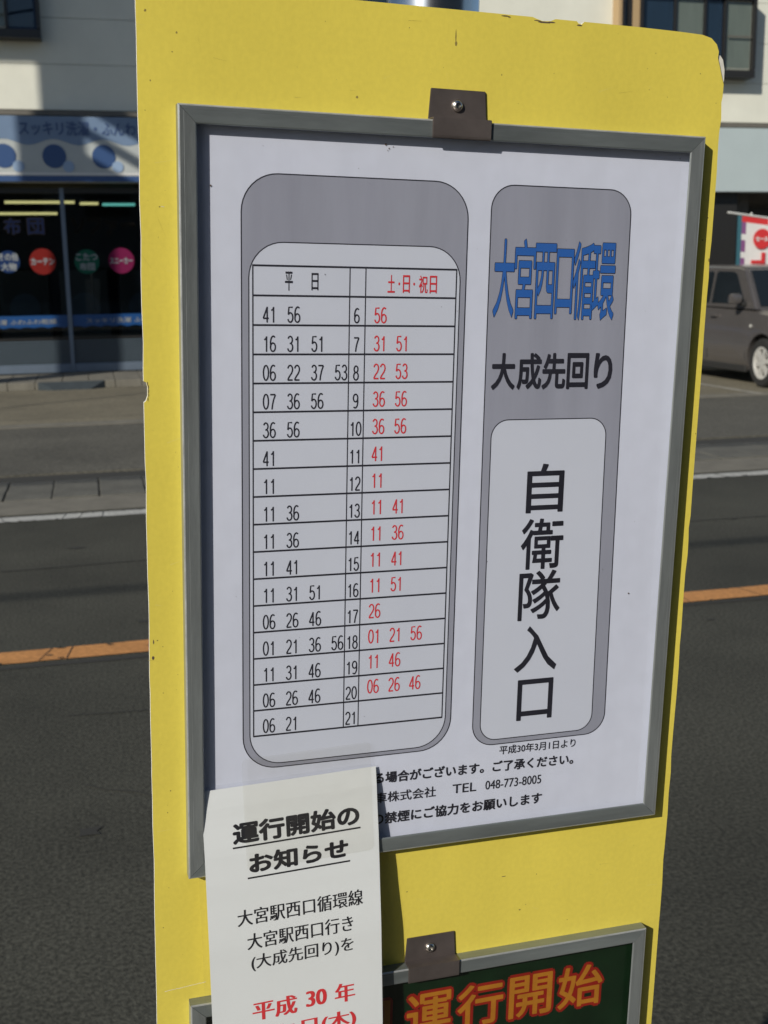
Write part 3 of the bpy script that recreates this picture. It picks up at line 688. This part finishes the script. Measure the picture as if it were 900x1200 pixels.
# exposed core at chips and dirt specks
ch = MB()
def blob(x, y, rx, ry, mn, h=.06, n=9):
    ch.add([B(x + rx * random.uniform(.7, 1.2) * math.cos(2 * math.pi * k / n), y + ry * random.uniform(.7, 1.2) * math.sin(2 * math.pi * k / n), h) for k in range(n)], [tuple(range(n))], mn)
for k in range(5): blob(-22.7 - (.6 if k in (0, 4) else 0), 185.5 + k * 2.7, .35, 1.5, 'chip')
for a, b, rx, ry in ((258, -72.2, 3, .4), (263, -71.4, 5, .7), (269, -71.9, 3, .5), (291.6, -71.6, 2.4, .6), (195.6, -57, .5, 4), (196, -52, .9, 1.6), (233, -73.2, 3.5, .5), (236, -72.6, 1.2, .5), (262.2, 600.1, 2.2, .35), (278.7, 633.4, 1, .7), (176.9, 601, .8, .5), (-22.8, 372, .4, 2), (-23.5, 384, 1, 1.4), (-20, 371, .5, .5),
                   (124, -11.5, .9, .9), (410.5, 60, .8, .7), (-13, 67, .5, .5), (-20, -56, .8, .8), (0, -44, .7, .7), (407.5, 77, 1, .5), (414.6, 92, .6, 1.5), (414.6, 230, .5, .7)): blob(a, b, rx, ry, 'chip' if rx > 1.9 or a < -22 else 'speck')
for k in range(90):
    a, b = random.choice(((random.uniform(-24, 414), random.uniform(-73, -5)), (random.uniform(-24, -3), random.uniform(-70, 700)), (random.uniform(10, 410), random.uniform(575, 660))))
    r = abs(random.gauss(0, .2)) + .08; blob(a, b, r, r * random.uniform(.6, 1.4), 'speck', n=6)
for k in range(16): blob(-11 - k * .0 + random.uniform(-1, 1) * 1.0, 67 + random.uniform(-.5, .5), .5, .2, 'white_edge', h=.08) if k < 4 else None
for k in range(22): blob(-19 + k * 1.45, 655 - k * .12 + random.uniform(-.2, .2), .9, .22, 'white_edge', h=.08)
for k in range(46):
    a, b = random.choice(((random.uniform(-22, 410), random.uniform(-70, -6)), (random.uniform(-24, -4), random.uniform(-60, 700)), (random.uniform(170, 410), random.uniform(570, 655))))
    l, t = random.uniform(2, 14), random.uniform(-.5, .5) + random.choice((0, 1.4)); w = random.uniform(.06, .14)
    dx, dy = math.cos(t) * l / 2, math.sin(t) * l / 2
    ch.add([B(a - dx, b - dy - w, .07), B(a + dx, b + dy - w * .3, .07), B(a + dx, b + dy + w * .3, .07), B(a - dx, b - dy + w, .07)], [(0, 1, 2, 3)], random.choice(('scratch', 'scratch', 'scratch_dark')))
tag(ch.obj('paint_chips', sign, fix=False), kind='stuff')
# torn edging at the top right corner
te = MB(); te.prism([(409.5, -58), (411.5, -60), (414.2, -57), (416.2, -50), (416.5, -42), (415.9, -40), (413.4, -47), (411, -53)], B, -1.2, -2.6, 'white_edge'); te.obj('torn_edging', sign)
# post behind the board
pt = MB(); cx_, r_ = 193, 34
pt.lathe(B(cx_, -230, -8 - r_), [(0, .001), (.001, r_ / 1000), (.002, r_ / 1000), (ZH + .23, r_ / 1000)], (0, 0, -1), 'steel', n=40)
pt.obj('post', sign, smooth=True)
for yb in (60, 500, 900): MB().lathe(B(cx_, yb, -8 - r_), [(0, .0365), (.03, .0365), (.03, .034), (0, .034), (0, .0365)], (0, 0, -1), 'clip', n=32).obj('post_strap', sign)
MB().box(-.2, .2, .0, .25, -.0, .05, 'kerb', bev=.01).obj('post_foot', sign)

PROF = [(0, 0), (0, 9.3), (.4, 9.8), (1.2, 10.0), (3.4, 10.05), (3.7, 9.96), (4.0, 10.05), (11.4, 10.05), (12.1, 9.7), (12.4, 9.2), (12.2, 8.7), (3, 8.7), (3, 0)]
def rail(x0, y0, x1, y1, ix, iy, name='frame_rail'):
    """rail along an outer edge with mitred ends; (ix,iy) points inward"""
    d = Vector((x1 - x0, y1 - y0)); l = d.length; d /= l; m = MB(); vs = []
    for end in (0, 1):
        for u, h in PROF:
            t = u + .15 if end == 0 else l - u - .15
            vs.append(B(x0 + d.x * t + ix * u, y0 + d.y * t + iy * u, h))
    n = len(PROF)
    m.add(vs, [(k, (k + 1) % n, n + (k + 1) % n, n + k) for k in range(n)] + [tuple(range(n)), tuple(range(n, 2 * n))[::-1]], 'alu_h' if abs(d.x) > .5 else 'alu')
    o = m.obj(name, sign, fix=False)
    bright = o.data.materials; bright.append(M['alu_lit_edge'])
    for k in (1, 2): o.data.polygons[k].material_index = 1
    return o
def frame(x0, y0, x1, y1):
    rail(x0, y0, x1, y0, 0, 1); rail(x1, y0, x1, y1, -1, 0); rail(x1, y1, x0, y1, 0, -1); rail(x0, y1, x0, y0, 1, 0)
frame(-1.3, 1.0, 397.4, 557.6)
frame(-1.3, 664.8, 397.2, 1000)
def bracket(y):
    m = MB(); x0, x1 = 176.2, 220.8
    prof = [(y - 22, .1), (y - 22, 1.5), (y - 1.4, 1.5), (y - 1.4, 11.9), (y + 11.2, 11.9), (y + 12.8, 11.2), (y + 12.8, 10.1), (y + 11, 10.4), (y - .2, 10.4), (y - .2, .1)]
    n = len(prof)
    def P(x, k):
        yy, h = prof[k]; c = 2.0 if yy <= y - 21.9 else 0
        return B(x, yy, h)
    xa = x0; m.add([B(x0 + (1.5 if yy < y - 21 else 0), yy, h) for yy, h in prof] + [B(x1 - (1.5 if yy < y - 21 else 0) , yy, h) for yy, h in prof], [(k, (k + 1) % n, n + (k + 1) % n, n + k) for k in range(n)] + [tuple(range(n))[::-1], tuple(range(n, 2 * n))], 'clip')
    me = m.mesh('clip_bracket'); bm = bmesh.new(); bm.from_mesh(me); bmesh.ops.bevel(bm, geom=bm.edges[:], offset=.0004, segments=2, affect='EDGES'); bm.to_mesh(me); bm.free()
    o = bpy.data.objects.new('clip_bracket', me); COL.objects.link(o); o.parent = sign
    s = MB(); c = B(197.8, y - 11.0, 1.5)
    s.lathe(c, [(0, .0043), (.0008, .0043), (.0018, .0036), (.0026, .0024), (.0028, .0019), (.0012, .0018), (.0012, .0001)], (0, -1, 0), 'screw', n=28)
    s.obj('screw', o, smooth=True)
bracket(0.9); bracket(664.8)

# ---- timetable sheet and its printing
sheet = MB().prism([(2.2, 4.5), (393.8, 4.5), (393.8, 554), (2.2, 554)], B, 2.6, 2.0, 'paper').obj('timetable_sheet', sign)
gp = MB()
LP = rrect(41.8, 42.3, 208.6, 478, 26); RP = [(x + (y - 66) / 416 * (5.0 if x > 285 else 1.2), y) for x, y in rrect(226.6, 42.5, 341.4, 479.4, 18)]
flat(gp, LP, B, 2.70, 'grey'); flat(gp, RP, B, 2.70, 'grey'); gp.obj('grey_backing_print', sheet)
wp = MB()
LI = rrect(47, 88, 204, 474.8, 24.5); RI = [(x + (y - 215) / 264 * (3.2 if x > 285 else .8), y) for x, y in rrect(233.6, 215.2, 331.3, 475.2, 14)]
flat(wp, LI, B, 2.76, 'white_print'); flat(wp, RI, B, 2.76, 'white_print'); wp.obj('white_field_print', sheet)
gr = MB()
for P_ in (LP, RP, LI, RI): outline(gr, P_, .75, B, 2.82, 'ink')
def seg(x0, y0, x1, y1, w): flat(gr, [(x0 - (w / 2 if x0 == x1 else 0), y0 - (w / 2 if y0 == y1 else 0)), (x1 + (w / 2 if x0 == x1 else 0), y0 - (w / 2 if y0 == y1 else 0)), (x1 + (w / 2 if x0 == x1 else 0), y1 + (w / 2 if y0 == y1 else 0)), (x0 - (w / 2 if x0 == x1 else 0), y1 + (w / 2 if y0 == y1 else 0))], B, 2.84 + (0.02 if x0 == x1 else 0), 'ink')
RY = [104.0] + [124.5 + i * 20.43 for i in range(17)]
for i, y in enumerate(RY): seg(49.4, y, 201.5, y, 1.35)
for x, w_ in ((49.8, .95), (201.1, .95), (119.9, .8), (131.7, .8)): seg(x, RY[0], x, RY[-1], w_)
gr.obj('ruled_lines', sheet)
ROWS = [('6', '41 56', '56'), ('7', '16 31 51', '31 51'), ('8', '06 22 37 53', '22 53'), ('9', '07 36 56', '36 56'), ('10', '36 56', '36 56'), ('11', '41', '41'), ('12', '11', '11'), ('13', '11 36', '11 41'), ('14', '11 36', '11 36'),
        ('15', '11 41', '11 41'), ('16', '11 31 51', '11 51'), ('17', '06 26 46', '26'), ('18', '01 21 36 56', '01 21 56'), ('19', '11 31 46', '11 46'), ('20', '06 26 46', '06 26 46'), ('21', '06 21', '')]
bk = MB(); rd = MB(); bl = MB(); HT = 2.92
for i, (hh, wk, hd) in enumerate(ROWS):
    y = RY[i + 1]
    for k, s in enumerate(wk.split()): digits(bk, s, 56.9 + k * 17.55, y + 7.3, 4.3, 11.3, 5.0, B, HT, 'ink')
    w = 4.3
    digits(bk, hh, 123.4 if len(hh) == 1 else 121.3, y + 8.0, 4.1, 10.6, 4.75, B, HT, 'ink', 1.12)
    for k, s in enumerate(hd.split()): digits(rd, s, 138.6 + k * 17.1, y + 7.2 - .24 * i, 4.3, 11.3, 5.0, B, HT, 'red')
text(bk, '平', (72.6, 107.8, 78.2, 120.9), B, HT, 'ink', .01); text(bk, '日', (91.7, 108.4, 96.7, 120.4), B, HT, 'ink', .01)
for s, a, b in (('土', 148.1, 153.6), ('日', 159.7, 165.0), ('祝', 172.0, 178.7), ('日', 180.3, 185.9)): text(rd, s, (a, 108.6, b, 121.2), B, HT, 'red', (.014, .008))
for cx_ in (156.9, 168.3): flat(rd, [(cx_ + .7 * math.cos(t * math.pi / 4), 114.8 + 1.1 * math.sin(t * math.pi / 4)) for t in range(8)], B, HT, 'red')
rd.obj('red_lettering', sheet, fix=False)
# route name, blue with black outline
for s, a, b, y0, y1 in (('大', 230.1, 247.9, 80.6, 138.4), ('宮', 246.4, 264.8, 80.1, 139.3), ('西', 263.0, 281.4, 82.9, 139.2), ('口', 280.6, 296.2, 86.6, 135.4), ('循', 294.9, 314.4, 80.8, 140.0), ('環', 311.0, 332.0, 81.2, 140.0)):
    a += .4; b -= .4; text(bk, s, (a, y0, b, y1), B, HT, 'ink', (.018, .018), step=.004); text(bl, s, (a + .42, y0 + .42, b - .42, y1 - .42), B, HT + .06, 'blue', (.001, .011), step=.004)
bl.obj('blue_lettering', sheet, fix=False)
for s, a, b in (('大', 231.7, 251.2), ('成', 252.7, 273.1), ('先', 273.5, 293.4), ('回', 294.4, 313.0), ('り', 317.5, 333.6)): text(bk, s, (a, 164.5, b, 192.3), B, HT, 'ink', .026, ring=12)
for s, a, b, y0, y1 in (('自', 265.3, 297.2, 250.0, 289.0), ('衛', 262.6, 299.2, 293.6, 334.7), ('隊', 262.6, 299.2, 335.7, 376.6), ('入', 261.6, 299.0, 381.6, 419.8), ('口', 265.6, 297.2, 426.4, 461.3)): text(bk, s, (a, y0, b, y1), B, HT, 'ink', .011, ring=12)
text(bk, '平成30年3月1日より', (252, 481.6, 320.6, 489.2), B, HT, 'ink', .012, rot=R(.6))
text(bk, 'される場合がございます。ご了承ください。', (126, 493.2, 319.6, 503.0), B, HT, 'ink', .030, rot=R(1.0))
text(bk, '自動車株式会社', (127.5, 509.4, 198, 518.5), B, HT, 'ink', .012, rot=R(.3)); text(bk, 'TEL', (212.3, 510.2, 233, 518.0), B, HT, 'ink', .006, rot=R(.3)); text(bk, '048-773-8005', (241.0, 510.5, 290.8, 518.3), B, HT, 'ink', .006, rot=R(.3))
text(bk, 'での禁煙にご協力をお願いします', (134.5, 526.6, 292.4, 536.6), B, HT, 'ink', .030, rot=R(-.2))
bk.obj('black_lettering', sheet, fix=False)
# dirt specks on the sheet
dp = MB()
for k in range(60):
    a, b = random.uniform(16, 385), random.uniform(16, 545); r = abs(random.gauss(0, .1)) + .08
    dp.add([B(a + r * math.cos(t), b + r * math.sin(t) * 1.3, 3.12) for t in [q * math.pi / 3 for q in range(6)]], [tuple(range(6))], 'clip')
for a, b, r in ((144.5, 19, .8), (147, 21.6, .5), (150, 20.4, .4), (146, 23, .35), (21, 52, .7), (361, 360, .7)): dp.add([B(a + r * math.cos(t), b + r * math.sin(t), 3.12) for t in [q * math.pi / 3 for q in range(6)]], [tuple(range(6))], 'chip')
dp.obj('dirt_specks', sheet)
MB().add([B(*q, 3.6) for q in ((2.2, 4.5), (393.8, 4.5), (393.8, 554), (2.2, 554))], [(0, 1, 2, 3)], 'cover').obj('clear_cover', sign)

# ---- lower poster
pos = MB().prism([(2.2, 668.5), (393.8, 668.5), (393.8, 996), (2.2, 996)], B, 2.6, 2.0, 'poster').obj('service_poster', sign)
pl = MB(); po = MB()
for s, a, b in (('日', 130, 164), ('運', 178.5, 219.5), ('行', 224, 266), ('開', 271.5, 312), ('始', 318, 361)):
    text(pl, s, (a - 2.2, 692.4, b + 2.2, 737.8), B, 2.75, 'poster_red', .075, ring=10, step=.006); text(po, s, (a, 695.2, b, 735), B, 2.9, 'poster_orange', .014, step=.006)
for s, a, b in (('平', 90, 130), ('成', 136, 176), ('30', 184, 222), ('年', 230, 270), ('3', 280, 298), ('月', 306, 346)):
    text(pl, s, (a - 2, 760, b + 2, 804), B, 2.75, 'poster_red', .075, ring=10, step=.006); text(po, s, (a, 762, b, 802), B, 2.9, 'poster_orange', .014, step=.006)
pl.obj('red_outline_lettering', pos, fix=False); po.obj('orange_lettering', pos, fix=False)
MB().add([B(*q, 3.6) for q in ((2.2, 668.5), (393.8, 668.5), (393.8, 996), (2.2, 996))], [(0, 1, 2, 3)], 'poster_cover').obj('clear_cover', sign)

# ================================================================== TAPED NOTICE
nt_root = empty('taped_notice', base, 'white laminated notice with bold black heading and red date, taped over the timetable corner', 'notice')
nt_root.rotation_euler = sign.rotation_euler
def hn(y):
    P = [(440, 4.6), (484, 5.2), (505, 8.0), (545, 12.6), (570, 14.5), (620, 18), (700, 20.5), (900, 22)]
    if y <= P[0][0]: return P[0][1]
    for (a, ha), (b, hb) in zip(P, P[1:]):
        if y <= b: t = (y - a) / (b - a); return ha + (hb - ha) * (t * t * (3 - 2 * t) * .35 + t * .65)
    return P[-1][1]
NR = R(-1.35); nc, ns = math.cos(NR), math.sin(NR)
def NP(u, v, h):     # u right, v down on the notice, origin = paper's top left corner
    x = 11.4 + u * nc - v * ns; y = 489.6 + u * ns + v * nc
    x = 9.2 + u * .993 + v * .025; y = 489.8 + u * -.0315 + v
    bow = .25 * math.sin(u / 138 * math.pi) * min(1, max(0, v) / 60) + .25 * math.sin(u * .03 + v * .02)
    return B(x, y, hn(y) + h + bow)
def gridmesh(u0, u1, v0, v1, h, mn, name, par, nu=14, nv=40, rr=0, solid=.12, bumps=()):
    m = MB(); vs = []
    for i in range(nu + 1):
        for j in range(nv + 1):
            u = u0 + (u1 - u0) * i / nu; v = v0 + (v1 - v0) * j / nv
            if rr:   # soften the corners
                du = max(0, abs(u - (u0 + u1) / 2) - ((u1 - u0) / 2 - rr)); dv = max(0, abs(v - (v0 + v1) / 2) - ((v1 - v0) / 2 - rr)); d = math.hypot(du, dv)
                if d > rr: k = rr / d; u += (1 - k) * du * (-1 if u > (u0 + u1) / 2 else 1); v += (1 - k) * dv * (-1 if v > (v0 + v1) / 2 else 1)
            dh = sum(a_ * math.exp(-((u - cu) / su) ** 2 - ((v - cv) / sv) ** 2) for cu, cv, su, sv, a_ in bumps)
            vs.append(NP(u, v, h + dh))
    m.add(vs, [(i * (nv + 1) + j, i * (nv + 1) + j + 1, (i + 1) * (nv + 1) + j + 1, (i + 1) * (nv + 1) + j) for i in range(nu) for j in range(nv)], mn)
    o = m.obj(name, par, fix=False)
    for p in o.data.polygons: p.use_smooth = True
    for p in o.data.polygons: p.use_smooth = not solid
    if solid: md = o.modifiers.new('s', 'SOLIDIFY'); md.thickness = solid / 1000; md.offset = -1
    return o
pp = gridmesh(0, 138, 0, 297, 0, 'notice', 'notice_paper', nt_root)
nl = MB(); nr = MB(); HN = .16
text(nl, '運行開始の', (22.0, 27.6, 122.8, 44.6), NP, HN, 'ink', .040); text(nl, 'お知らせ', (33.5, 53.0, 112.6, 69.2), NP, HN, 'ink', .040)
for a, b, y0, y1 in ((21.6, 123.2, 46.0, 47.3), (32.0, 113.8, 71.6, 72.9)):
    n = 12; nl.add([NP(a + (b - a) * k / n, y0, HN) for k in range(n + 1)] + [NP(a + (b - a) * k / n, y1, HN) for k in range(n + 1)], [(k, k + 1, n + 2 + k, n + 1 + k) for k in range(n)], 'ink')
text(nl, '大宮駅西口循環線', (22.6, 97.0, 123.4, 110.2), NP, HN, 'ink', .016, serif=True)
text(nl, '大宮駅西口行き', (29.4, 117.2, 114.6, 130.4), NP, HN, 'ink', .016, serif=True)
text(nl, '(大成先回り)を', (32.0, 135.2, 114.6, 149.2), NP, HN, 'ink', .016, serif=True)
text(nr, '平成', (31.5, 175.4, 67.4, 191.6), NP, HN, 'red', .034, serif=True); text(nr, '30', (74.5, 175.2, 91.6, 188.6), NP, HN, 'red', .040, serif=True); text(nr, '年', (98.2, 174.2, 115.0, 190.6), NP, HN, 'red', .034, serif=True)
text(nr, '3月1日(木)', (31.5, 198.0, 115.5, 214.5), NP, HN, 'red', .034, serif=True)
text(nl, 'より運行を開始します', (25, 224, 122, 236), NP, HN, 'ink', .016, serif=True)
nl.obj('black_lettering', pp, fix=False); nr.obj('red_lettering', pp, fix=False)
gridmesh(-5.2, 138.9, -3.4, 303, .45, 'film', 'laminate_film', nt_root, rr=5, solid=0)
gridmesh(31.5, 133.5, -21.5, 66, .95, 'tape', 'clear_tape', nt_root, nu=70, nv=60, rr=4, solid=0,
         bumps=((98, 8, 11, 3.2, 1.3), (112, 15, 9, 3, 1.1), (92, 20, 8, 2.2, .9), (116, -2, 4, 4, 1.0), (127, 6, 2, 12, .8), (122, 30, 2, 14, .5), (48, 16, 7, 9, .8), (66, 30, 14, 1.8, .5), (60, -12, 20, 1.2, .4), (84, 46, 1.6, 9, .4)))
